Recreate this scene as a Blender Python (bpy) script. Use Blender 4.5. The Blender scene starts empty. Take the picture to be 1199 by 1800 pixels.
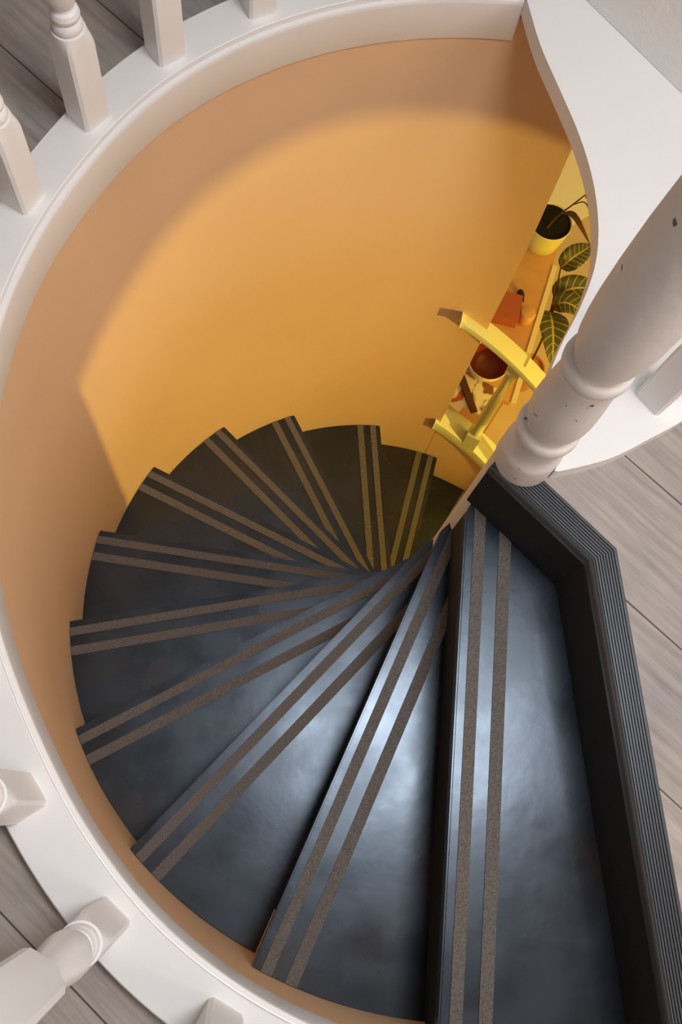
import bpy, bmesh, math, random
from mathutils import Vector, Matrix
random.seed(4)
S = bpy.context.scene
COL = S.collection
R = math.radians

# ------------------------------------------------------------------ camera
cam = bpy.data.cameras.new('camera')
cam.sensor_fit = 'VERTICAL'; cam.sensor_height = 36.0
cam.lens = 36.0 * 1729.38 / 1800.0
cam.clip_start = 0.02
camo = bpy.data.objects.new('camera', cam); COL.objects.link(camo)
# world -> camera rotation from the rotation vector of the view
_rv = Vector((-0.2911325, 0.07768785, -0.09608623))
_M = Matrix.Rotation(_rv.length, 3, _rv.normalized())
camo.matrix_world = Matrix.Translation((-0.39445, -0.56109, 1.47411)) @ _M.transposed().to_4x4()
S.camera = camo

# ------------------------------------------------------------------ light and exposure
S.view_settings.view_transform = 'Standard'
S.view_settings.look = 'None'
S.view_settings.gamma = 1.0
S.view_settings.use_curve_mapping = False
S.view_settings.exposure = 0.05

world = bpy.data.worlds.new('sky'); S.world = world
world.use_nodes = True
world.node_tree.nodes['Background'].inputs[0].default_value = (0.75, 0.85, 1.0, 1)
world.node_tree.nodes['Background'].inputs[1].default_value = 0.6

def area_light(name, loc, direction, sx, sy, power, color):
    l = bpy.data.lights.new(name, 'AREA'); l.shape = 'RECTANGLE'; l.size = sx; l.size_y = sy
    l.energy = power; l.color = color
    o = bpy.data.objects.new(name, l); COL.objects.link(o); o.location = loc
    o.rotation_euler = Vector(direction).to_track_quat('-Z', 'Y').to_euler()
    return o

area_light('window_daylight', (2.13, -1.95, 1.45), (-1, 0, -0.12), 1.6, 1.5, 46, (1.0, 0.74, 0.60))
area_light('garden_daylight', (0.3, -2.93, 1.45), (0, 1, -0.1), 1.6, 1.4, 2.5, (1.0, 0.94, 0.88))
sky_l = area_light('skylight_daylight', (0.27, -0.19, 2.57), (0, 0, -1), 0.86, 0.54, 42, (0.93, 0.96, 1.0))
sky_l.rotation_euler = (0, 0, 0)
LAMP = (1.8, -0.35, -0.97)

# ------------------------------------------------------------------ materials
def mat(name, color, rough=0.5, spec=0.5, metal=0.0, noise=None, bump=None, coat=0.0):
    """noise = (scale, other colour, contrast low, high); bump = (scale, strength)"""
    m = bpy.data.materials.new(name); m.use_nodes = True
    nt = m.node_tree; b = nt.nodes['Principled BSDF']
    b.inputs['Base Color'].default_value = (*color, 1); b.inputs['Roughness'].default_value = rough
    b.inputs['Specular IOR Level'].default_value = spec; b.inputs['Metallic'].default_value = metal
    b.inputs['Coat Weight'].default_value = coat
    tc = nt.nodes.new('ShaderNodeTexCoord')
    if noise:
        n = nt.nodes.new('ShaderNodeTexNoise'); n.inputs['Scale'].default_value = noise[0]; n.inputs['Detail'].default_value = 5
        nt.links.new(tc.outputs['Object'], n.inputs['Vector'])
        r = nt.nodes.new('ShaderNodeValToRGB')
        r.color_ramp.elements[0].position = noise[2]; r.color_ramp.elements[0].color = (*color, 1)
        r.color_ramp.elements[1].position = noise[3]; r.color_ramp.elements[1].color = (*noise[1], 1)
        nt.links.new(n.outputs['Fac'], r.inputs['Fac']); nt.links.new(r.outputs['Color'], b.inputs['Base Color'])
    if bump:
        n2 = nt.nodes.new('ShaderNodeTexNoise'); n2.inputs['Scale'].default_value = bump[0]; n2.inputs['Detail'].default_value = 3
        nt.links.new(tc.outputs['Object'], n2.inputs['Vector'])
        bp = nt.nodes.new('ShaderNodeBump'); bp.inputs['Strength'].default_value = bump[1]; bp.inputs['Distance'].default_value = 0.01
        nt.links.new(n2.outputs['Fac'], bp.inputs['Height']); nt.links.new(bp.outputs['Normal'], b.inputs['Normal'])
    return m

M_white = mat('white_gloss_paint', (0.80, 0.78, 0.76), 0.38, 0.4, bump=(60, 0.03))
M_chip = mat('chipped_white_paint', (0.72, 0.69, 0.655), 0.42, 0.4, noise=(55, (0.10, 0.085, 0.07), 0.700, 0.712), bump=(45, 0.10))
M_plaster = mat('ochre_plaster', (0.76, 0.505, 0.305), 0.75, 0.25, noise=(1.6, (0.71, 0.465, 0.27), 0.4, 0.7), bump=(14, 0.08))
M_greywall = mat('grey_plaster', (0.84, 0.83, 0.80), 0.9, 0.1, bump=(70, 0.12))
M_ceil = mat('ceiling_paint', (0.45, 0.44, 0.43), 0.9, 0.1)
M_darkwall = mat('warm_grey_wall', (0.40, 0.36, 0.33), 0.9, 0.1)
M_riser = mat('black_riser_paint', (0.012, 0.012, 0.0125), 0.62, 0.35, bump=(80, 0.05))
M_grip = mat('grit_strip', (0.215, 0.185, 0.165), 0.95, 0.1, noise=(420, (0.125, 0.108, 0.096), 0.40, 0.62), bump=(700, 0.5))
M_rib = mat('dark_ribbed_metal', (0.055, 0.058, 0.065), 0.32, 0.6, metal=0.35)
M_lip = mat('worn_metal_lip', (0.10, 0.105, 0.11), 0.4, 0.5, metal=0.5)
M_yellow = mat('cream_gloss_paint', (0.74, 0.74, 0.46), 0.4, 0.4)
M_lfloor = mat('honey_floorboards', (0.62, 0.50, 0.36), 0.5, 0.3, noise=(5, (0.55, 0.42, 0.30), 0.4, 0.65))
M_bench = mat('orange_pine', (0.66, 0.36, 0.17), 0.45, 0.35, noise=(6, (0.58, 0.30, 0.13), 0.4, 0.65))
M_benchedge = mat('pale_pine_edge', (0.80, 0.66, 0.42), 0.5, 0.3)
M_lwall = mat('cream_wall', (0.78, 0.72, 0.62), 0.85, 0.15)
M_rug = mat('cream_rug', (0.88, 0.84, 0.74), 0.95, 0.05, bump=(300, 0.4))
M_pot = mat('glazed_yellow_pot', (0.74, 0.70, 0.25), 0.35, 0.5)
M_soil = mat('dark_soil', (0.014, 0.013, 0.014), 0.95, 0.1, noise=(120, (0.022, 0.019, 0.018), 0.4, 0.6), bump=(120, 0.6))
M_twig = mat('reddish_twig', (0.10, 0.035, 0.022), 0.7, 0.2)
M_dryleaf = mat('brown_red_leaf', (0.13, 0.06, 0.03), 0.7, 0.2, noise=(60, (0.08, 0.035, 0.02), 0.4, 0.6))
M_red = mat('red_cloth', (0.42, 0.11, 0.05), 0.8, 0.2)
M_black = mat('matte_black', (0.012, 0.010, 0.010), 0.5, 0.4)
M_bowl = mat('cream_ceramic', (0.80, 0.74, 0.50), 0.35, 0.5)
M_dkred = mat('dark_red_glaze', (0.22, 0.028, 0.02), 0.4, 0.5)
M_terra = mat('terracotta', (0.52, 0.26, 0.14), 0.8, 0.2)
M_lampmetal = mat('brass', (0.6, 0.45, 0.2), 0.35, 0.5, metal=0.9)
M_frame = mat('window_frame_paint', (0.8, 0.8, 0.78), 0.5, 0.3)

def paper_mat(name, base, blot, dark, scale):
    m = bpy.data.materials.new(name); m.use_nodes = True
    nt = m.node_tree; b = nt.nodes['Principled BSDF']; b.inputs['Roughness'].default_value = 0.45
    tc = nt.nodes.new('ShaderNodeTexCoord')
    n = nt.nodes.new('ShaderNodeTexNoise'); n.inputs['Scale'].default_value = scale; n.inputs['Detail'].default_value = 2
    nt.links.new(tc.outputs['Object'], n.inputs['Vector'])
    r = nt.nodes.new('ShaderNodeValToRGB'); e = r.color_ramp.elements
    e[0].position = 0.33; e[0].color = (*dark, 1)
    e[1].position = 0.40; e[1].color = (*base, 1)
    x = e.new(0.57); x.color = (*base, 1)
    x = e.new(0.63); x.color = (*blot, 1)
    nt.links.new(n.outputs['Fac'], r.inputs['Fac']); nt.links.new(r.outputs['Color'], b.inputs['Base Color'])
    return m
M_paper = paper_mat('printed_paper', (0.80, 0.72, 0.56), (0.55, 0.10, 0.05), (0.06, 0.06, 0.03), 22)
M_paper2 = paper_mat('printed_paper_brown', (0.80, 0.70, 0.52), (0.20, 0.07, 0.05), (0.10, 0.04, 0.03), 15)

def tread_mat():
    """glossy dark painted tread: blue black with worn brown clouds and scuffs"""
    m = bpy.data.materials.new('glossy_dark_tread'); m.use_nodes = True
    nt = m.node_tree; L = nt.links; b = nt.nodes['Principled BSDF']
    tc = nt.nodes.new('ShaderNodeTexCoord')
    n = nt.nodes.new('ShaderNodeTexNoise'); n.inputs['Scale'].default_value = 5.5; n.inputs['Detail'].default_value = 5; n.inputs['Roughness'].default_value = 0.62
    L.new(tc.outputs['Object'], n.inputs['Vector'])
    r = nt.nodes.new('ShaderNodeValToRGB'); e = r.color_ramp.elements
    e[0].position = 0.34; e[0].color = (0.0065, 0.008, 0.011, 1)
    e[1].position = 0.68; e[1].color = (0.030, 0.019, 0.013, 1)
    x = e.new(0.52); x.color = (0.012, 0.014, 0.018, 1)
    L.new(n.outputs['Fac'], r.inputs['Fac']); L.new(r.outputs['Color'], b.inputs['Base Color'])
    n2 = nt.nodes.new('ShaderNodeTexNoise'); n2.inputs['Scale'].default_value = 8; n2.inputs['Detail'].default_value = 7
    L.new(tc.outputs['Object'], n2.inputs['Vector'])
    mr = nt.nodes.new('ShaderNodeMapRange'); mr.inputs['From Min'].default_value = 0.3; mr.inputs['From Max'].default_value = 0.7
    mr.inputs['To Min'].default_value = 0.20; mr.inputs['To Max'].default_value = 0.34
    L.new(n2.outputs['Fac'], mr.inputs['Value']); L.new(mr.outputs['Result'], b.inputs['Roughness'])
    b.inputs['Specular IOR Level'].default_value = 0.75
    b.inputs['Specular Tint'].default_value = (0.72, 0.845, 1.0, 1)  # blue of the sky put into the reflection tint; the skylight is near neutral
    n3 = nt.nodes.new('ShaderNodeTexNoise'); n3.inputs['Scale'].default_value = 9; n3.inputs['Detail'].default_value = 4
    L.new(tc.outputs['Object'], n3.inputs['Vector'])
    bp = nt.nodes.new('ShaderNodeBump'); bp.inputs['Strength'].default_value = 0.035; bp.inputs['Distance'].default_value = 0.02
    L.new(n3.outputs['Fac'], bp.inputs['Height']); L.new(bp.outputs['Normal'], b.inputs['Normal'])
    return m
M_tread = tread_mat()

def plank_mat():
    m = bpy.data.materials.new('grey_brown_floorboards'); m.use_nodes = True
    nt = m.node_tree; L = nt.links; b = nt.nodes['Principled BSDF']
    tc = nt.nodes.new('ShaderNodeTexCoord'); mp = nt.nodes.new('ShaderNodeMapping')
    mp.inputs['Rotation'].default_value = (0, 0, R(38.0)); mp.inputs['Location'].default_value = (0.4, 0.065, 0)
    L.new(tc.outputs['Object'], mp.inputs['Vector'])
    br = nt.nodes.new('ShaderNodeTexBrick'); br.inputs['Scale'].default_value = 1.0
    br.inputs['Brick Width'].default_value = 1.3; br.inputs['Row Height'].default_value = 0.19
    br.inputs['Mortar Size'].default_value = 0.0016; br.inputs['Mortar Smooth'].default_value = 0.3; br.inputs['Bias'].default_value = 0
    br.inputs['Color1'].default_value = (0.355, 0.318, 0.290, 1); br.inputs['Color2'].default_value = (0.41, 0.368, 0.336, 1)
    br.inputs['Mortar'].default_value = (0.09, 0.075, 0.065, 1); br.offset = 0.37
    L.new(mp.outputs['Vector'], br.inputs['Vector'])
    mp2 = nt.nodes.new('ShaderNodeMapping'); mp2.inputs['Scale'].default_value = (2.2, 34, 1)
    L.new(mp.outputs['Vector'], mp2.inputs['Vector'])
    n = nt.nodes.new('ShaderNodeTexNoise'); n.inputs['Scale'].default_value = 2.2; n.inputs['Detail'].default_value = 8; n.inputs['Roughness'].default_value = 0.7
    L.new(mp2.outputs['Vector'], n.inputs['Vector'])
    r = nt.nodes.new('ShaderNodeValToRGB'); e = r.color_ramp.elements
    e[0].position = 0.30; e[0].color = (0.64, 0.635, 0.635, 1); e[1].position = 0.62; e[1].color = (1.05, 1.04, 1.03, 1)
    L.new(n.outputs['Fac'], r.inputs['Fac'])
    n4 = nt.nodes.new('ShaderNodeTexNoise'); n4.inputs['Scale'].default_value = 6; n4.inputs['Detail'].default_value = 3
    L.new(mp.outputs['Vector'], n4.inputs['Vector'])
    r4 = nt.nodes.new('ShaderNodeValToRGB'); e = r4.color_ramp.elements
    e[0].position = 0.3; e[0].color = (0.84, 0.85, 0.88, 1); e[1].position = 0.7; e[1].color = (1.08, 1.03, 0.98, 1)
    L.new(n4.outputs['Fac'], r4.inputs['Fac'])
    mx = nt.nodes.new('ShaderNodeMix'); mx.data_type = 'RGBA'; mx.blend_type = 'MULTIPLY'; mx.inputs[0].default_value = 1
    L.new(br.outputs['Color'], mx.inputs[6]); L.new(r.outputs['Color'], mx.inputs[7])
    mx2 = nt.nodes.new('ShaderNodeMix'); mx2.data_type = 'RGBA'; mx2.blend_type = 'MULTIPLY'; mx2.inputs[0].default_value = 1
    L.new(mx.outputs[2], mx2.inputs[6]); L.new(r4.outputs['Color'], mx2.inputs[7])
    L.new(mx2.outputs[2], b.inputs['Base Color'])
    b.inputs['Roughness'].default_value = 0.55; b.inputs['Specular IOR Level'].default_value = 0.3
    bp = nt.nodes.new('ShaderNodeBump'); bp.inputs['Strength'].default_value = 0.15; bp.inputs['Distance'].default_value = 0.003
    L.new(n.outputs['Fac'], bp.inputs['Height']); L.new(bp.outputs['Normal'], b.inputs['Normal'])
    return m
M_plank = plank_mat()

def croton_mat():
    """dark croton leaf; UV.x runs along the leaf, UV.y across: pale midrib and side veins"""
    m = bpy.data.materials.new('variegated_leaf'); m.use_nodes = True
    nt = m.node_tree; L = nt.links; b = nt.nodes['Principled BSDF']; b.inputs['Roughness'].default_value = 0.4
    uv = nt.nodes.new('ShaderNodeUVMap'); uv.uv_map = 'leaf'
    sp = nt.nodes.new('ShaderNodeSeparateXYZ'); L.new(uv.outputs['UV'], sp.inputs['Vector'])
    def math_n(op, a, bb=None):
        q = nt.nodes.new('ShaderNodeMath'); q.operation = op
        for i, v in enumerate((a, bb)):
            if v is None: continue
            if isinstance(v, (int, float)): q.inputs[i].default_value = v
            else: L.new(v, q.inputs[i])
        return q.outputs[0]
    ay = math_n('ABSOLUTE', sp.outputs['Y'])
    rib = math_n('LESS_THAN', ay, 0.075)
    ph = math_n('FRACT', math_n('MULTIPLY', math_n('SUBTRACT', sp.outputs['X'], math_n('MULTIPLY', ay, 0.13)), 8.0))
    vein = math_n('MULTIPLY', math_n('LESS_THAN', ph, 0.17), 0.62)
    tot = math_n('MAXIMUM', rib, vein)
    mx = nt.nodes.new('ShaderNodeMix'); mx.data_type = 'RGBA'
    mx.inputs[6].default_value = (0.055, 0.060, 0.030, 1); mx.inputs[7].default_value = (0.42, 0.34, 0.10, 1)
    L.new(tot, mx.inputs[0]); L.new(mx.outputs[2], b.inputs['Base Color'])
    return m
M_croton = croton_mat()

# ------------------------------------------------------------------ helpers
def link(name, bm, material, parent=None, smooth=None, kind=None):
    me = bpy.data.meshes.new(name); bmesh.ops.recalc_face_normals(bm, faces=bm.faces)
    bm.to_mesh(me); bm.free()
    mats = material if isinstance(material, (list, tuple)) else [material]
    for m in mats: me.materials.append(m)
    if smooth is not None:
        for p in me.polygons: p.use_smooth = True
        try: me.set_sharp_from_angle(angle=R(smooth))
        except Exception: pass
    o = bpy.data.objects.new(name, me); COL.objects.link(o)
    if parent: o.parent = parent; o.matrix_parent_inverse = Matrix.Translation(parent.location).inverted()
    if kind: o['kind'] = kind
    return o

def tag(o, label, cat, group=None):
    o['label'] = label; o['category'] = cat
    if group: o['group'] = group
    return o

def thing(name, label, cat, loc=(0, 0, 0), group=None):
    o = bpy.data.objects.new(name, None); COL.objects.link(o); o.location = loc; o.empty_display_size = 0.05
    return tag(o, label, cat, group)

def prism(poly, z0, z1, bm=None, mi=0):
    bm = bm or bmesh.new()
    a = [bm.verts.new((x, y, z0)) for x, y in poly]; b = [bm.verts.new((x, y, z1)) for x, y in poly]
    n = len(poly)
    bm.faces.new(list(reversed(a))).material_index = mi; bm.faces.new(b).material_index = mi
    for i in range(n): bm.faces.new((a[i], a[(i+1) % n], b[(i+1) % n], b[i])).material_index = mi
    return bm

def box(cx, cy, cz, sx, sy, sz, rot=0.0, bm=None):
    c, s = math.cos(rot), math.sin(rot)
    P = [(cx + c*u - s*v, cy + s*u + c*v) for u, v in ((-sx/2, -sy/2), (sx/2, -sy/2), (sx/2, sy/2), (-sx/2, sy/2))]
    return prism(P, cz - sz/2, cz + sz/2, bm)

def bevel(bm, w, seg=2):
    bmesh.ops.bevel(bm, geom=[e for e in bm.edges if len(e.link_faces) == 2 and e.calc_face_angle(0) > 0.6], offset=w, segments=seg, affect='EDGES', profile=0.6)
    return bm

def grid_surface(rows, bm=None, close=False, mi=0):
    bm = bm or bmesh.new()
    V = [[bm.verts.new(p) for p in r] for r in rows]
    for i in range(len(V) - 1):
        n = len(V[i])
        for j in range(n if close else n - 1):
            bm.faces.new((V[i][j], V[i][(j+1) % n], V[i+1][(j+1) % n], V[i+1][j])).material_index = mi
    return bm, V

def lathe(profile, cx, cy, seg=48, bm=None, cap=True):
    rows = [[(cx + r*math.cos(2*math.pi*j/seg), cy + r*math.sin(2*math.pi*j/seg), z) for j in range(seg)] for r, z in profile]
    bm, V = grid_surface(rows, bm, close=True)
    if cap:
        bm.faces.new(list(reversed(V[0]))); bm.faces.new(V[-1])
    return bm

def tube(pts, radii, seg=10, bm=None):
    bm = bm or bmesh.new(); rows = []
    pts = [Vector(p) for p in pts]; prev = None
    for i, p in enumerate(pts):
        t = (pts[min(i+1, len(pts)-1)] - pts[max(i-1, 0)]).normalized()
        a = t.orthogonal().normalized() if prev is None else (prev - t*prev.dot(t)).normalized()
        prev = a; b = t.cross(a); r = radii[i] if isinstance(radii, (list, tuple)) else radii
        rows.append([p + (a*math.cos(2*math.pi*j/seg) + b*math.sin(2*math.pi*j/seg))*r for j in range(seg)])
    bm, V = grid_surface(rows, bm, close=True)
    bm.faces.new(list(reversed(V[0]))); bm.faces.new(V[-1])
    return bm

def smoothpts(ctrl, n=8):
    """Catmull-Rom through the control points"""
    P = [Vector(c) for c in ctrl]; out = []
    for i in range(len(P) - 1):
        p0 = P[i-1] if i else P[0]*2 - P[1]; p1 = P[i]; p2 = P[i+1]; p3 = P[i+2] if i+2 < len(P) else P[-1]*2 - P[-2]
        for k in range(n):
            t = k/n
            out.append(0.5*((2*p1) + (p2-p0)*t + (2*p0-5*p1+4*p2-p3)*t*t + (3*p1-p0-3*p2+p3)*t**3))
    out.append(P[-1]); return out

def interp(x, xs, ys):
    if x <= xs[0]: return ys[0]
    for i in range(len(xs) - 1):
        if x <= xs[i+1]:
            t = (x - xs[i])/(xs[i+1] - xs[i]); t = t
            return ys[i]*(1-t) + ys[i+1]*t
    return ys[-1]

# ------------------------------------------------------------------ layout of the stairwell
WX, WY, RW = -0.030, -0.0423, 0.853          # centre and radius of the round stair wall
NX, NY = -0.010, 0.009                       # newel post / centre pole
H = 0.18959                                  # riser height
TH = [None, -90.23, -109.38, -128.71, -146.84, -164.64, -183.05, -201.22, -220.40, -238.54, -261.50, -279.51, -296.80, -315.6]
D = 0.0625                                   # distance of each nosing line from the centre
NF = 13                                      # level of the lower floor, in risers
ZL = -NF*H
_ring = smoothpts([(78, 0.953), (90, 0.948), (104, 0.940), (119, 0.929), (134, 0.911), (147, 0.885), (160, 0.864), (175, 0.841), (190, 0.821), (205, 0.808),
                   (215, 0.8065), (225, 0.8145), (236, 0.825), (248, 0.831), (262, 0.836), (278, 0.845), (292, 0.855)], 6)
_ra = [p[0] for p in _ring]; _rr = [p[1] for p in _ring]
def ring_r(a): return interp(a, _ra, _rr)
def pol(a, r): return (WX + r*math.cos(R(a)), WY + r*math.sin(R(a)))
E0, E1 = (-0.062, -0.008), (0.105, -0.149)   # front edge of the upper floor, two straight runs
_e = Vector((0.107, -0.585)).normalized(); E3 = (E1[0] + _e.x*0.86, E1[1] + _e.y*0.86)
BOARD_IN = [(-0.040, 0.903), (-0.011, 0.801), (0.028, 0.707), (0.065, 0.615), (0.090, 0.525), (0.100, 0.435), (0.094, 0.356), (0.070, 0.277), (0.037, 0.199), (0.014, 0.125), (0.003, 0.075)]
BOARD_IN = [(p.x, p.y) for p in smoothpts([(*p, 0) for p in BOARD_IN], 5)]
WALLS = 0.991                                # the slanting wall stands on x + y = WALLS

# ------------------------------------------------------------------ upper floor, ceilings, walls
def holed_plate(name, outer, hole, z, material, kind='structure'):
    bm = bmesh.new(); edges = []
    for loop in (outer, hole):
        v = [bm.verts.new((x, y, z)) for x, y in loop]
        edges += [bm.edges.new((v[i], v[(i+1) % len(v)])) for i in range(len(v))]
    bmesh.ops.triangle_fill(bm, edges=edges, use_beauty=True)
    return link(name, bm, material, kind=kind)

hole = [pol(a, ring_r(a) + 0.03) for a in range(92, 285, 4)]
hole += [E3, E1, (-0.012, -0.022)]
hole += [(x + 0.012, y) for x, y in reversed(BOARD_IN[1:-4])] + [(-0.035, 0.93)]
OUTER = [(-2.4, -2.9), (2.1, -2.9), (2.1, -1.1), (-1.5, 2.5), (-2.4, 2.5)]
floor = holed_plate('floor', OUTER, hole, 0.0, M_plank)

lo_out = [(-2.4, -2.9), (3.2, -2.9), (3.2, 3.0), (-2.4, 3.0)]
circ = [pol(a, 0.90 if (a < 79 or a > 329) else 0.96) for a in range(0, 360, 4)]
lceil = holed_plate('ceiling', lo_out, circ, -0.24, M_lwall)
bm = prism(lo_out, ZL - 0.02, ZL); link('floor', bm, M_lfloor, kind='structure')

# upper room shell
def wall_panel(name, a, b, z0, z1, material, t=0.06, holes=()):
    """vertical wall from a to b; holes = (s0, s1, z0, z1) along the wall"""
    a = Vector(a); b = Vector(b); d = (b - a); Ln = d.length; d.normalize(); n = Vector((d.y, -d.x))
    bm = bmesh.new()
    def piece(s0, s1, q0, q1):
        if s1 - s0 < 1e-4 or q1 - q0 < 1e-4: return
        p = a + d*s0; q = a + d*s1
        prism([(p.x, p.y), (q.x, q.y), (q.x + n.x*t, q.y + n.y*t), (p.x + n.x*t, p.y + n.y*t)], q0, q1, bm)
    s = 0
    for h in holes:
        piece(s, h[0], z0, z1); piece(h[0], h[1], z0, h[2]); piece(h[0], h[1], h[3], z1); s = h[1]
    piece(s, Ln, z0, z1)
    return link(name, bm, material, kind='structure')
wall_panel('wall_right', (2.09, WALLS - 2.09), (-1.509, 2.5), 0.0, 2.5, M_greywall, 0.06)
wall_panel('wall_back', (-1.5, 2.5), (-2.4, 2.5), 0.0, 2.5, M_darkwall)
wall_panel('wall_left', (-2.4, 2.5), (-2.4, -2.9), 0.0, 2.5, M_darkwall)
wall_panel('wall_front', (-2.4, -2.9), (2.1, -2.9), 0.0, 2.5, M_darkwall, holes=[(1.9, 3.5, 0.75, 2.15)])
wall_panel('wall_side', (2.1, -2.9), (2.1, -1.1), 0.0, 2.5, M_greywall, holes=[(0.15, 1.75, 0.7, 2.2)])
def turned(cx, cy, hx, hy, a=-45):
    c, q = math.cos(R(a)), math.sin(R(a))
    return [(cx + c*u - q*v, cy + q*u + c*v) for u, v in ((-hx, -hy), (hx, -hy), (hx, hy), (-hx, hy))]
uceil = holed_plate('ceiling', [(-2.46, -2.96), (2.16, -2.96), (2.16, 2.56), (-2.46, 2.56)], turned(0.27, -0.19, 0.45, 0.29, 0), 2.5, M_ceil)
# window frames
def win_frame(name, c, u, w, h, t=0.05):
    c = Vector(c); u = Vector(u).normalized(); up = Vector((0, 0, 1)); bm = bmesh.new()
    for (du, dz, su, sz) in ((-w/2, 0, t, h), (w/2, 0, t, h), (0, -h/2, w, t), (0, h/2, w, t), (0, 0, t*0.7, h)):
        p = c + u*du + up*dz
        box(p.x, p.y, p.z, su if abs(u.x) > .5 else t, t if abs(u.x) > .5 else su, sz, 0, bm)
    return link(name, bm, M_frame, kind='structure')
win_frame('window_1', (2.06, -1.95, 1.45), (0, 1, 0), 1.6, 1.5)
win_frame('window_2', (0.3, -2.86, 1.45), (1, 0, 0), 1.6, 1.4)
bm = bmesh.new()
for u, v, hx, hy in ((-0.45, 0, 0.02, 0.31), (0.45, 0, 0.02, 0.31), (0, -0.29, 0.43, 0.02), (0, 0.29, 0.43, 0.02)):
    cxx, cyy = 0.27 + u, -0.19 + v
    prism(turned(cxx, cyy, hx, hy, 0), 2.48, 2.56, bm)
link('window_3', bm, M_frame, kind='structure')

# round stair wall: leaves the curb and runs down to the lower floor
def wall_round():
    A0, A1 = 78.3, 330.0; n = 150
    zs = [-0.02, -0.07, -0.12, -0.18, -0.25, -0.33, -0.42, -0.52, -0.62, -0.75, -1.2, -1.8, ZL]
    rows = []; back = []
    for z in zs:
        t = min(1, max(0, (-z - 0.06)/0.66)); t = t*t*(3 - 2*t)
        row = []
        for i in range(n + 1):
            a = A0 + (A1 - A0)*i/n
            top = max(RW, ring_r(a) + 0.004) if a < 292 else RW
            row.append((*pol(a, top*(1-t) + RW*t), z))
        rows.append(row)
    for z in (ZL, -0.02): back.append([(*pol(A0 + (A1 - A0)*i/n, 0.97), z) for i in range(n + 1)])
    bm, V = grid_surface(rows + back)
    # the straight cut end beside the opening
    def strip(col):
        f = [r[col] for r in V]; bm.faces.new(f)
    strip(0); strip(-1)
    return link('wall_stairwell', bm, M_plaster, smooth=40, kind='structure')
wall_round()

# wall over the opening (unseen; lower edge sloped to shape the lamp's shadow on the round wall), and low wall under the lower handrail
def band(a0, a1, lo, hi, r0, r1, n=40):
    rows = []
    for (r, f) in ((r0, lo), (r0, hi), (r1, hi), (r1, lo)):
        rows.append([(*pol(a0 + (a1 - a0)*i/n, r), f(a0 + (a1 - a0)*i/n)) for i in range(n + 1)])
    rows.append(rows[0]); bm, V = grid_surface(rows)
    for c in (0, -1): bm.faces.new([V[k][c] for k in range(4)])
    bmesh.ops.remove_doubles(bm, verts=bm.verts, dist=1e-5)
    return bm
SLOPE = 0.0101
def z_lint(a): return -0.238 - 0.0065*(78.3 - a)
def z_sill(a): return -1.765 - SLOPE*(79 - a)
link('wall_lintel', band(-30, 78.2, z_lint, lambda a: -0.03, RW + 0.004, RW + 0.06), M_plaster, smooth=30, kind='structure')
link('wall_balustrade', band(28, 78.2, lambda a: ZL, z_sill, RW, RW + 0.07), M_plaster, smooth=30, kind='structure')
# lower room walls
wall_panel('wall_right', (3.2, -2.9), (3.2, 3.0), ZL, -0.24, M_lwall)
wall_panel('wall_back', (3.2, 3.0), (-2.4, 3.0), ZL, -0.24, M_lwall)
wall_panel('wall_front', (-2.4, -2.9), (3.2, -2.9), ZL, -0.24, M_lwall)

# ------------------------------------------------------------------ the winding staircase
stair = thing('spiral_staircase', 'dark winding staircase with glossy wedge treads and paired grip strips around a pale pole', 'staircase', (NX, NY, ZL))
def un_(k):
    th = R(TH[k]); return Vector((math.cos(th), math.sin(th))), Vector((math.sin(th), -math.cos(th)))
def to_wall(o, u, r=RW - 0.0012):
    w = Vector((WX, WY)); p = o - w; b = p.dot(u); return -b + math.sqrt(b*b - (p.dot(p) - r*r))
def ang(p): return math.degrees(math.atan2(p.y - WY, p.x - WX))
def clip(poly, p, n):
    """keep the side of the line through p where (q-p).n >= 0"""
    out = []
    for i in range(len(poly)):
        a, b = poly[i], poly[(i+1) % len(poly)]; da, db = (a - p).dot(n), (b - p).dot(n)
        if da >= 0: out.append(a)
        if (da >= 0) != (db >= 0): out.append(a + (b - a)*(da/(da - db)))
    return out
REC = 0.012
def tread_poly(k):
    u, n = un_(k); A = n*D + u*to_wall(n*D, u)
    c1 = n*D + u*0.036; c2 = n*(D - 0.016) + u*0.0
    if k == 1:
        e1 = Vector(E1); e0 = Vector(E0); d = Vector(_e)
        Bo = e1 + d*to_wall(e1, d)
        back = [Bo, e1 + Vector((0.004, 0.004)), e0 + Vector((0.021, -0.012))]
    else:
        u2, n2 = un_(k - 1); o = n2*(D - REC - 0.003); Bo = o + u2*to_wall(o, u2); back = [Bo, o + u2*0.0]
    a0, a1 = ang(A), ang(Bo)
    while a1 < a0: a1 += 360
    arc = [Vector(pol(a0 + (a1 - a0)*i/14, RW - 0.0012)) for i in range(1, 14)]
    return [c2, c1, A] + arc + back, u, n
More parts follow.
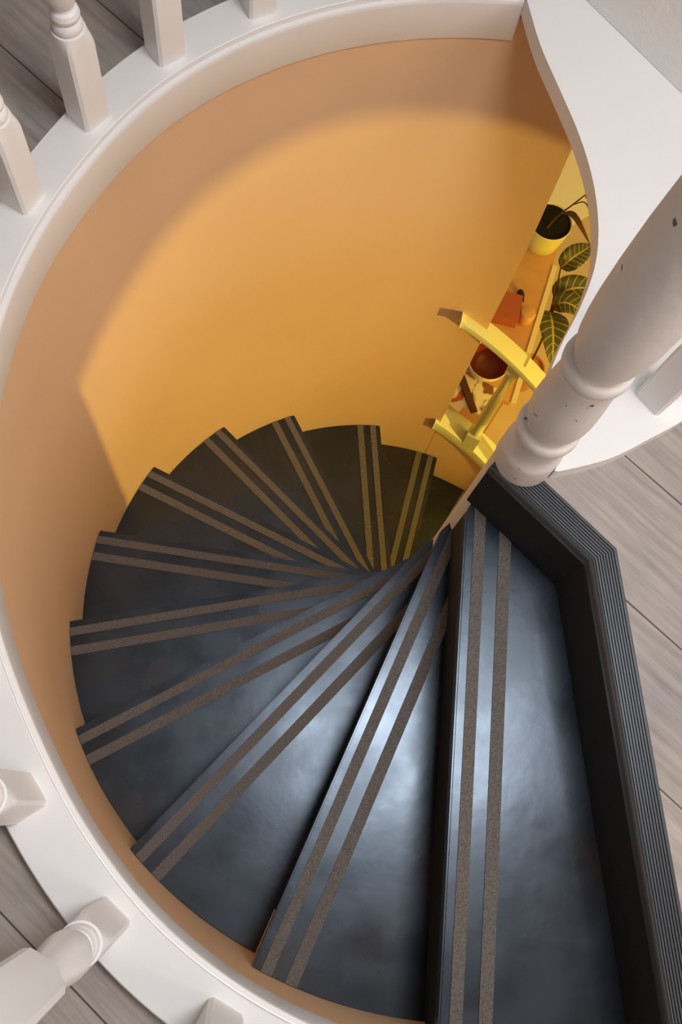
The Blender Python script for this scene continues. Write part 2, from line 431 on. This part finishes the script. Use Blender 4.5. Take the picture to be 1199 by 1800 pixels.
for k in range(1, 13):
    P, u, n = tread_poly(k); z = -k*H
    bm = prism([(p.x, p.y) for p in P], z - 0.030, z)
    es = [e for e in bm.edges if all(abs(v.co.z - z) < 1e-6 for v in e.verts) and all(abs(Vector(v.co.xy).dot(n) - D) < 1e-4 for v in e.verts)]
    bmesh.ops.bevel(bm, geom=es, offset=0.003, segments=2, affect='EDGES')
    tr = link('tread', bm, M_tread, stair)
    for s0, s1 in ((0.0165, 0.037), (0.0625, 0.0845)):
        q = [Vector(p) for p in P]
        q = clip(q, n*(D - s0), -n); q = clip(q, n*(D - s1), n)
        if k > 1:
            u2, n2 = un_(k - 1); q = clip(q, n2*(D - REC - 0.002), n2)
        q = clip(q, u*(0.012), u)
        # stop just short of the wall
        w = Vector((WX, WY)); q = [w + (p - w)*min(1, (RW - 0.001)/max((p - w).length, 1e-6)) for p in q]
        if len(q) > 2:
            g = link('grip_strip', prism([(p.x, p.y) for p in q], z + 0.0003, z + 0.0022), M_grip)
            g.parent = tr
    # riser below the nosing
    o = n*(D - REC); far = to_wall(o, u); a = o + u*0.004; b = o + u*far; c = b - n*0.012; d = a - n*0.012
    link('riser', prism([(p.x, p.y) for p in (a, b, c, d)], z - H + 0.0005, z - 0.028), M_riser, stair)
# plaster left on the outer end of one riser
u, n = un_(2); o = n*(D - REC + 0.0004); f = to_wall(o, u)
bm = bmesh.new(); V = []
for off in (0.0, 0.004):
    q = o + n*off
    V.append([bm.verts.new((*(q + u*(f - 0.0005)), -3*H + 0.0008)), bm.verts.new((*(q + u*(f - 0.085)), -3*H + 0.0008)), bm.verts.new((*(q + u*(f - 0.0005)), -2*H - 0.034))])
bm.faces.new(V[0]); bm.faces.new(list(reversed(V[1])))
for i in range(3): bm.faces.new((V[0][i], V[0][(i+1) % 3], V[1][(i+1) % 3], V[1][i]))
link('plaster_patch', bm, M_plaster, stair)
# riser from the top tread to the upper floor
e1 = Vector(E1); dv = Vector(_e); far = e1 + dv*to_wall(e1, dv)
_n1 = Vector((E1[1] - E0[1], -(E1[0] - E0[0]))).normalized(); _n1 = -_n1 if _n1.y < 0 else _n1
_n2 = Vector((-dv.y, dv.x)); 
P = [Vector(E0), e1, far, far + _n2*0.02, e1 + (_n1 + _n2)*0.011, Vector(E0) + _n1*0.02]
bm = prism([(p.x, p.y) for p in P], -H + 0.0006, -0.006)
link('riser', bm, M_riser, stair)
# centre pole
link('centre_pole', lathe([(0.0455, ZL), (0.0455, -0.6), (0.0455, -0.004)], NX, NY, 48), M_chip, stair, smooth=40)

# ribbed metal edging on the edge of the upper floor
edging = thing('stair_edging', 'dark ribbed metal edging strip along the angled edge of the upper floor', 'edging', (E1[0], E1[1], 0))
def sweep2(profile, path, normals, bm=None, mi=None):
    rows = [[(p.x + m.x*o, p.y + m.y*o, z) for o, z in profile] for p, m in zip(path, normals)]
    return grid_surface(rows, bm)[0]
miter = (_n1 + _n2); miter = miter/ (miter.dot(_n2))
lip = [(-0.0030, -0.026), (-0.0040, -0.0245), (-0.0040, 0.0020), (-0.0025, 0.0040), (-0.0012, 0.0030), (0.0, 0.0010), (0.0012, 0.0030), (0.0022, 0.0042), (0.0034, 0.0038), (0.0042, 0.0005)]
ribs = []
for i in range(8):
    o = 0.0042 + i*0.0046
    ribs += [(o, 0.0006), (o + 0.0008, 0.0006), (o + 0.0013, 0.0036), (o + 0.0040, 0.0036), (o + 0.0045, 0.0006)]
ribs += [(0.0425, 0.0006), (0.0440, 0.0)]
tail = Vector(E1) + dv*0.83
for (p0, p1, m0, m1) in ((Vector(E0), e1, _n1, miter), (e1, tail, miter, _n2)):
    st = link('ribbed_strip', sweep2(ribs, (p0, p1), (m0, m1)), M_rib, edging)
    st['label'] = 'black ribbed tread strip'
    lp = link('front_lip', sweep2(lip, (p0, p1), (m0, m1)), M_lip, edging, smooth=50)

# ------------------------------------------------------------------ curved balustrade round the left of the stairwell
balus = thing('curved_balustrade', 'white curved balustrade around the left of the stairwell with turned spindles on a low curb', 'balustrade', (*pol(180, 0.88), 0))
def curb_sweep(profile, a0, a1, n=110):
    rows = [[(*pol(a0 + (a1 - a0)*i/n, ring_r(a0 + (a1 - a0)*i/n) + o), z) for o, z in profile] for i in range(n + 1)]
    bm, V = grid_surface(rows)
    return bm
link('curb', curb_sweep([(0.088, 0.0), (0.0885, 0.032), (0.0865, 0.034), (0.0105, 0.034), (0.0090, 0.0325), (0.0090, 0.0205), (0.0070, 0.0200), (0.0065, 0.0215), (0.0010, 0.0215), (0.0, 0.0200), (0.0, 0.010)], 90.6, 284), M_white, balus, smooth=40)
link('fascia', curb_sweep([(0.0, 0.0102), (0.0, -0.0735), (0.0012, -0.0765), (0.012, -0.0765), (0.012, -0.05)], 90.6, 284), M_white, balus, smooth=40)

SQ = 0.0268
def spindle(bm, x, y, a, z0=0.034, ztop=0.80):
    c, s = math.cos(R(a)), math.sin(R(a))
    def pt(u, v, z): return (x + c*u - s*v, y + s*u + c*v, z)
    def block(za, zb, chamfer_top, chamfer_bot):
        """square block; lamb's tongue ends melt into the round turning"""
        def sq(z, f):
            out = []
            for j in range(32):
                t = 2*math.pi*(j + 0.5)/32; cu, sv = math.cos(t), math.sin(t); m = max(abs(cu), abs(sv))
                rs = min(SQ/m, SQ*1.0/m); rc = SQ*1.0
                r = rs*(1 - f) + min(rs, rc*0.98)*f
                out.append(pt(cu*r, sv*r, z))
            return out
        rows = []
        if chamfer_bot: rows += [sq(za, 1.0), sq(za + 0.006, 0.72), sq(za + 0.016, 0.35), sq(za + 0.03, 0.0)]
        else: rows += [sq(za, 0)]
        if chamfer_top: rows += [sq(zb - 0.03, 0), sq(zb - 0.016, 0.35), sq(zb - 0.006, 0.72), sq(zb, 1.0)]
        else: rows += [sq(zb, 0)]
        _, V = grid_surface(rows, bm, close=True); bm.faces.new(list(reversed(V[0]))); bm.faces.new(V[-1])
    block(z0, 0.232, True, False)
    prof = [(0.020, 0.230), (0.0235, 0.236), (0.0240, 0.243), (0.0215, 0.249), (0.0195, 0.252), (0.0215, 0.256), (0.0228, 0.262), (0.0205, 0.270), (0.0165, 0.274), (0.0160, 0.278),
            (0.0195, 0.286), (0.0240, 0.298), (0.0268, 0.315), (0.0272, 0.335), (0.0250, 0.370), (0.0218, 0.410), (0.0195, 0.445), (0.0185, 0.470), (0.0205, 0.476), (0.0245, 0.480), (0.0250, 0.488), (0.0225, 0.496)]
    lathe(prof, x, y, 32, bm)
    block(0.492, ztop, False, True)
    return bm
for a in (120.5, 131.9, 143.0, 154.6, 167.0, 179.6, 192.4, 205.4, 218.6, 232.0, 245.0, 258.0):
    r = ring_r(a) + 0.0535
    x, y = pol(a, r)
    link('baluster', spindle(bmesh.new(), x, y, a), M_white, balus, smooth=28)
hr = []
n = 70
for i in range(n + 1):
    a = 96 + (270 - 96)*i/n; r = ring_r(a) + 0.0535
    hr.append([(*pol(a, r + o), z) for o, z in ((-0.03, 0.80), (-0.034, 0.825), (-0.022, 0.845), (0.022, 0.845), (0.034, 0.825), (0.03, 0.80))])
bm, V = grid_surface(hr, close=True); bm.faces.new(V[0]); bm.faces.new(list(reversed(V[-1])))
link('handrail', bm, M_white, balus, smooth=30)

# ------------------------------------------------------------------ wide white ledge right of the opening, with its own spindle
ledge = thing('ledge_board', 'wide white ledge board between the stair opening and the grey wall', 'ledge', (0.30, 0.35, 0))
outer = [(p.x, p.y) for p in smoothpts([(0.0322, -0.0185, 0), (0.047, -0.016, 0), (0.122, 0.013, 0), (0.190, 0.056, 0), (0.257, 0.105, 0), (0.335, 0.19, 0), (0.415, 0.335, 0), (0.455, 0.53, 0)], 5)]
poly = list(BOARD_IN) + [(NX + 0.0498*math.cos(R(a)), NY + 0.0498*math.sin(R(a))) for a in range(76, -25, -10)] + outer + [(0.455, WALLS - 0.456), (0.068, WALLS - 0.069), (-0.035, WALLS + 0.034), (-0.035, 0.935)]
bm = bmesh.new()
_v = [bm.verts.new((x, y, 0.034)) for x, y in poly]
_ed = [bm.edges.new((_v[i], _v[(i+1) % len(_v)])) for i in range(len(_v))]
bmesh.ops.triangle_fill(bm, edges=_ed, use_beauty=True)
_g = bmesh.ops.extrude_face_region(bm, geom=list(bm.faces))
bmesh.ops.translate(bm, verts=[q for q in _g['geom'] if isinstance(q, bmesh.types.BMVert)], vec=(0, 0, -0.040))
link('board', bm, M_white, ledge, smooth=35)
link('baluster', spindle(bmesh.new(), 0.199, 0.131, 45.5), M_white, ledge, smooth=28)

# ------------------------------------------------------------------ newel post
newel = thing('newel_post', 'thick turned white newel post with chipped paint at the inner corner of the stairs', 'post', (NX, NY, 0))
link('post_base', lathe([(0.047, -0.002), (0.0485, 0.003), (0.0485, 0.055), (0.0482, 0.066), (0.046, 0.072), (0.0425, 0.082), (0.0405, 0.095), (0.041, 0.108), (0.0435, 0.120), (0.0445, 0.127), (0.041, 0.130)], NX, NY, 64), M_chip, newel, smooth=45)
link('collar', lathe([(0.040, 0.127), (0.0455, 0.129), (0.0480, 0.134), (0.0490, 0.142), (0.0480, 0.151), (0.0450, 0.157), (0.039, 0.160)], NX, NY, 64), M_chip, newel, smooth=60)
link('barrel', lathe([(0.037, 0.158), (0.040, 0.168), (0.0435, 0.180), (0.0468, 0.198), (0.0480, 0.220), (0.0475, 0.245), (0.0460, 0.275), (0.0440, 0.305), (0.0425, 0.330), (0.042, 0.345), (0.039, 0.350)], NX, NY, 64), M_chip, newel, smooth=60)
link('collar', lathe([(0.039, 0.346), (0.0445, 0.348), (0.0475, 0.353), (0.0485, 0.361), (0.0475, 0.370), (0.0445, 0.376), (0.038, 0.379)], NX, NY, 64), M_chip, newel, smooth=60)
link('shaft', lathe([(0.037, 0.377), (0.040, 0.386), (0.0445, 0.400), (0.0490, 0.425), (0.0520, 0.460), (0.0535, 0.500), (0.0540, 0.56), (0.0530, 0.64), (0.050, 0.72), (0.046, 0.80), (0.044, 0.88), (0.050, 0.89), (0.050, 0.92)], NX, NY, 64), M_chip, newel, smooth=60)

# ------------------------------------------------------------------ lower balustrade in the opening
lowb = thing('lower_balustrade', 'small cream painted sloping handrail and spindle in the opening to the lower room', 'balustrade', (*pol(60, RW), -1.9))
def z_rail(a): return -1.045 - SLOPE*(79 - a)
bm = band(38, 84.0, lambda a: z_rail(a) - 0.02, lambda a: z_rail(a) + 0.012, RW - 0.030, RW + 0.030, 36)
link('handrail', bevel(bm, 0.006), M_yellow, lowb, smooth=40)
bm = band(36, 79.6, lambda a: z_sill(a) - 0.05, lambda a: z_sill(a) + 0.015, RW - 0.012, RW + 0.075, 36)
link('sill_capping', bevel(bm, 0.004), M_yellow, lowb, smooth=40)
for a in (69.5, 50.0):
    x, y = pol(a, RW + 0.012); z0 = z_sill(a) + 0.02; z1 = z_rail(a) - 0.012
    bm = box(x, y, z0 + 0.035, 0.05, 0.05, 0.11, R(a))
    lathe([(0.016, z0 + 0.08), (0.021, z0 + 0.10), (0.017, z0 + 0.12), (0.021, z0 + 0.2), (0.0185, z0 + 0.36), (0.015, z0 + 0.5), (0.019, z1 - 0.09), (0.016, z1 - 0.07)], x, y, 24, bm)
    box(x, y, z1 - 0.03, 0.045, 0.045, 0.09, R(a), bm)
    link('baluster', bm, M_yellow, lowb, smooth=30)

# ------------------------------------------------------------------ lower room furniture
ZB = -1.75
# long bench running away from the stairs, right edge seen beside the plant
b0, b1 = Vector((0.355, 0.70)), Vector((0.545, 1.475)); bd = (b1 - b0).normalized(); bn = Vector((-bd.y, bd.x))
far_b = b1 + bd*0.17
bench = thing('sideboard', 'long low orange wooden sideboard holding the pots and papers', 'sideboard', (0.3, 1.2, ZL))
def rect(p, q, off0, off1): return [(v.x, v.y) for v in (p + bn*off0, q + bn*off0, q + bn*off1, p + bn*off1)]
link('top', bevel(prism(rect(b0 + bd*0.20, far_b, 0.010, 0.46), ZB - 0.03, ZB), 0.003), M_bench, bench)
link('front_edge', prism(rect(b0 + bd*0.20, b1, -0.010, 0.0095), ZB - 0.03, ZB + 0.004), M_benchedge, bench)
link('body', prism(rect(b0 + bd*0.22, far_b - bd*0.02, 0.025, 0.45), ZL + 0.001, ZB - 0.031), M_bench, bench)

# rug
rug = link('rug', bevel(prism([(0.72, 2.06), (1.50, 2.72), (1.30, 2.97), (0.24, 2.97), (0.05, 2.60)], ZL + 0.0008, ZL + 0.012), 0.003), M_rug)
tag(rug, 'pale cream rug on the lower floor behind the yellow pot', 'rug')

# yellow pot with bare twigs
px, py = 0.487, 1.575
pot = thing('plant_pot', 'yellow glazed pot of dark soil with reddish twigs on the sideboard end', 'plant pot', (px, py, ZB))
link('pot', lathe([(0.058, ZB + 0.0008), (0.066, ZB + 0.01), (0.074, ZB + 0.07), (0.079, ZB + 0.128), (0.0805, ZB + 0.135), (0.079, ZB + 0.138), (0.0765, ZB + 0.136), (0.0755, ZB + 0.120)], px, py, 48, cap=False), M_pot, pot, smooth=50)
link('soil', lathe([(0.0757, ZB + 0.118), (0.0757, ZB + 0.130), (0.045, ZB + 0.132), (0.012, ZB + 0.133)], px, py, 40), M_soil, pot, smooth=50)
zt = ZB + 0.13
tw = smoothpts([(0.470, 1.545, zt - 0.006), (0.50, 1.575, -1.58), (0.545, 1.605, -1.54), (0.579, 1.625, -1.50)], 5)
link('twig', tube(tw, [0.0042 - 0.002*i/len(tw) for i in range(len(tw))], 8), M_twig, pot, smooth=60)
tw = smoothpts([(0.545, 1.605, -1.54), (0.577, 1.595, -1.505), (0.600, 1.545, -1.505), (0.618, 1.49, -1.52)], 5)
link('twig', tube(tw, 0.0022, 8), M_twig, pot, smooth=60)
tw = smoothpts([(0.478, 1.560, zt - 0.006), (0.50, 1.566, -1.56), (0.518, 1.552, -1.52)], 5)
link('twig', tube(tw, 0.0022, 8), M_twig, pot, smooth=60)

def leaf(ctrl, width, material, parent, name='leaf', cup=0.12, up=(0.15, -0.2, 1), tipw=0.04, shape=0.62):
    P = smoothpts(ctrl, 8); n = len(P); bm = bmesh.new(); uvl = bm.loops.layers.uv.new('leaf')
    up = Vector(up).normalized(); rows = []; us = []
    for i, p in enumerate(P):
        t = i/(n - 1); tan = (P[min(i+1, n-1)] - P[max(i-1, 0)]).normalized(); side = tan.cross(up).normalized(); nn = side.cross(tan).normalized()
        w = width*0.5*max(tipw, math.sin(math.pi*t**shape)**0.75 if 0 < t < 1 else tipw)
        rows.append([p + side*w*s + nn*(abs(s)*w*cup*2) for s in (-1, -0.6, -0.2, 0, 0.2, 0.6, 1)]); us.append(t)
    V = [[bm.verts.new(q) for q in r] for r in rows]; sv = (-1, -0.6, -0.2, 0, 0.2, 0.6, 1)
    for i in range(n - 1):
        for j in range(6):
            f = bm.faces.new((V[i][j], V[i][j+1], V[i+1][j+1], V[i+1][j]))
            for lp, (ii, jj) in zip(f.loops, ((i, j), (i, j+1), (i+1, j+1), (i+1, j))): lp[uvl].uv = (us[ii], sv[jj])
    o = link(name, bm, material, parent, smooth=60)
    md = o.modifiers.new('thickness', 'SOLIDIFY'); md.thickness = 0.0012
    return o
leaf([(0.579, 1.625, -1.50), (0.592, 1.620, -1.495), (0.608, 1.605, -1.50)], 0.038, M_dryleaf, pot, 'bud', tipw=0.3)
leaf([(0.512, 1.556, -1.525), (0.535, 1.535, -1.505), (0.565, 1.490, -1.505), (0.607, 1.440, -1.53)], 0.026, M_dryleaf, pot, 'dry_leaf', tipw=0.12)

# croton plant on the floor beside the sideboard
cx, cy = 0.585, 1.335
cro = thing('croton_plant', 'potted croton with dark yellow veined leaves on the floor right of the sideboard', 'plant', (cx, cy, ZL))
link('pot', lathe([(0.05, ZL + 0.0008), (0.068, ZL + 0.13), (0.072, ZL + 0.13), (0.072, ZL + 0.15), (0.066, ZL + 0.15), (0.064, ZL + 0.13), (0.01, ZL + 0.13)], cx + 0.02, cy - 0.01, 36), M_terra, cro, smooth=40)
st = smoothpts([(cx + 0.02, cy - 0.01, ZL + 0.12), (cx + 0.01, cy, -2.1), (cx - 0.01, cy + 0.01, -1.90), (cx - 0.015, cy + 0.015, -1.80)], 5)
link('stem', tube(st, 0.005, 8), M_twig, cro, smooth=60)
for ctrl, w in (([(0.556, 1.335, -1.845), (0.560, 1.27, -1.82), (0.568, 1.19, -1.83), (0.577, 1.118, -1.87)], 0.122),
                ([(0.560, 1.360, -1.83), (0.61, 1.355, -1.80), (0.66, 1.335, -1.81), (0.71, 1.315, -1.86)], 0.088),
                ([(0.568, 1.395, -1.84), (0.62, 1.42, -1.81), (0.69, 1.440, -1.82), (0.765, 1.445, -1.87)], 0.105),
                ([(0.600, 1.540, -1.86), (0.64, 1.575, -1.83), (0.68, 1.61, -1.83), (0.722, 1.655, -1.85)], 0.090),
                ([(0.612, 1.488, -1.92), (0.66, 1.50, -1.92), (0.73, 1.515, -1.94)], 0.050)):
    leaf(ctrl, w, M_croton, cro)
    pts = smoothpts([(cx - 0.012, cy + 0.012, -1.93), tuple((Vector((cx - 0.012, cy + 0.012, -1.89)) + Vector(ctrl[0]))/2), ctrl[0]], 4)
    link('petiole', tube(pts, 0.0028, 6), M_twig, cro, smooth=60)

# things on the sideboard
def on_top(x, y): return x, y, ZB
bx = box(0.345, 1.255, ZB + 0.0306, 0.12, 0.105, 0.06, math.atan2(bd.y, bd.x) - math.pi/2 + 0.1)
tag(link('box', bevel(bx, 0.004), M_red), 'plain red box on the sideboard between the yellow pot and the lower handrail', 'box')
jar = link('jar', lathe([(0.026, ZB + 0.0006), (0.030, ZB + 0.008), (0.031, ZB + 0.05), (0.026, ZB + 0.062), (0.012, ZB + 0.066)], 0.432, 1.235, 28), M_bench, smooth=50)
tag(jar, 'small orange jar beside the red box on the sideboard', 'jar')
dr = []
for i in range(13):
    t = i/12; dr.append((0.0005 + 0.012*math.sin(math.pi*t**0.6)**0.9, t))
bm = bmesh.new(); rows = [[(0.417 + math.cos(R(-72))*(t - .5)*0.055 - math.sin(R(-72))*r*math.cos(2*math.pi*j/14), 1.325 + math.sin(R(-72))*(t - .5)*0.055 + math.cos(R(-72))*r*math.cos(2*math.pi*j/14), ZB + 0.0135 + r*math.sin(2*math.pi*j/14)) for j in range(14)] for r, t in dr]
bm, V = grid_surface(rows, bm, close=True)
tag(link('ornament', bm, M_black, smooth=60), 'small black teardrop ornament lying near the red box on the sideboard', 'ornament')

bw = thing('bowl', 'cream bowl with a dark red inside on the sideboard under the lower handrail', 'bowl', (0.290, 1.010, ZB))
link('bowl_body', lathe([(0.001, ZB + 0.0006), (0.036, ZB + 0.0006), (0.040, ZB + 0.004), (0.055, ZB + 0.020), (0.068, ZB + 0.050), (0.076, ZB + 0.085), (0.0745, ZB + 0.088), (0.072, ZB + 0.085)], 0.290, 1.010, 40, cap=False), M_bowl, bw, smooth=50)
rm = link('lining', lathe([(0.0722, ZB + 0.0852), (0.065, ZB + 0.052), (0.052, ZB + 0.026), (0.030, ZB + 0.014), (0.001, ZB + 0.012)], 0.290, 1.010, 40, cap=False), M_dkred, bw, smooth=50)
rm['label'] = 'dark red inside of the bowl'

def sheet(x, y, sx, sy, rot, z, t, m, name, label, cat):
    o = link(name, box(x, y, z + t/2, sx, sy, t, R(rot)), m); tag(o, label, cat); return o
sheet(0.205, 0.925, 0.15, 0.105, 55, ZB + 0.0006, 0.006, M_paper, 'magazine', 'magazine with red and green printed cover at the left of the papers', 'magazine')
sheet(0.290, 0.895, 0.125, 0.09, 68, ZB + 0.0006, 0.007, M_paper2, 'magazine', 'magazine with brown picture beside the lower spindle', 'magazine')
o = link('notebook', bevel(box(0.228, 0.915, ZB + 0.0135, 0.024, 0.17, 0.012, R(22)), 0.002), M_twig)
tag(o, 'narrow dark brown notebook lying across the papers on the sideboard', 'notebook')

# table lamp that warms the lower room
lx, ly, lz = LAMP
side = thing('side_table', 'small wooden side table in the lower room under the glowing lamp', 'table', (lx, ly, ZL))
link('table_top', lathe([(0.22, -1.42), (0.225, -1.41), (0.22, -1.40)], lx, ly, 40), M_bench, side, smooth=40)
for a in (45, 135, 225, 315): link('leg', tube([(lx + 0.16*math.cos(R(a)), ly + 0.16*math.sin(R(a)), ZL + 0.0005), (lx + 0.13*math.cos(R(a)), ly + 0.13*math.sin(R(a)), -1.419)], 0.016, 10), M_bench, side, smooth=60)
lampt = thing('table_lamp', 'brass table lamp with a bare glowing globe on the side table', 'lamp', (lx, ly, -1.40))
link('base', lathe([(0.07, -1.3995), (0.07, -1.385), (0.012, -1.37), (0.009, -1.08), (0.02, -1.06), (0.02, -1.035)], lx, ly, 32), M_lampmetal, lampt, smooth=40)

lamp_l = bpy.data.lights.new('lamp_light', 'POINT'); lamp_l.energy = 130; lamp_l.color = (1.0, 0.73, 0.13)
lamp_l.shadow_soft_size = 0.028; lamp_l.use_soft_falloff = False
lamp_lo = bpy.data.objects.new('lamp_light', lamp_l); COL.objects.link(lamp_lo); lamp_lo.location = LAMP
M_bulb = mat('glowing_bulb', (1, 0.9, 0.7), 0.4)
_b = M_bulb.node_tree.nodes['Principled BSDF']; _b.inputs['Emission Color'].default_value = (1, 0.72, 0.3, 1); _b.inputs['Emission Strength'].default_value = 20
link('bulb', lathe([(0.012, lz - 0.066), (0.013, lz - 0.035), (0.018, lz - 0.015), (0.020, lz), (0.018, lz + 0.012), (0.010, lz + 0.019), (0.003, lz + 0.021)], lx, ly, 24), M_bulb, lampt, smooth=60)
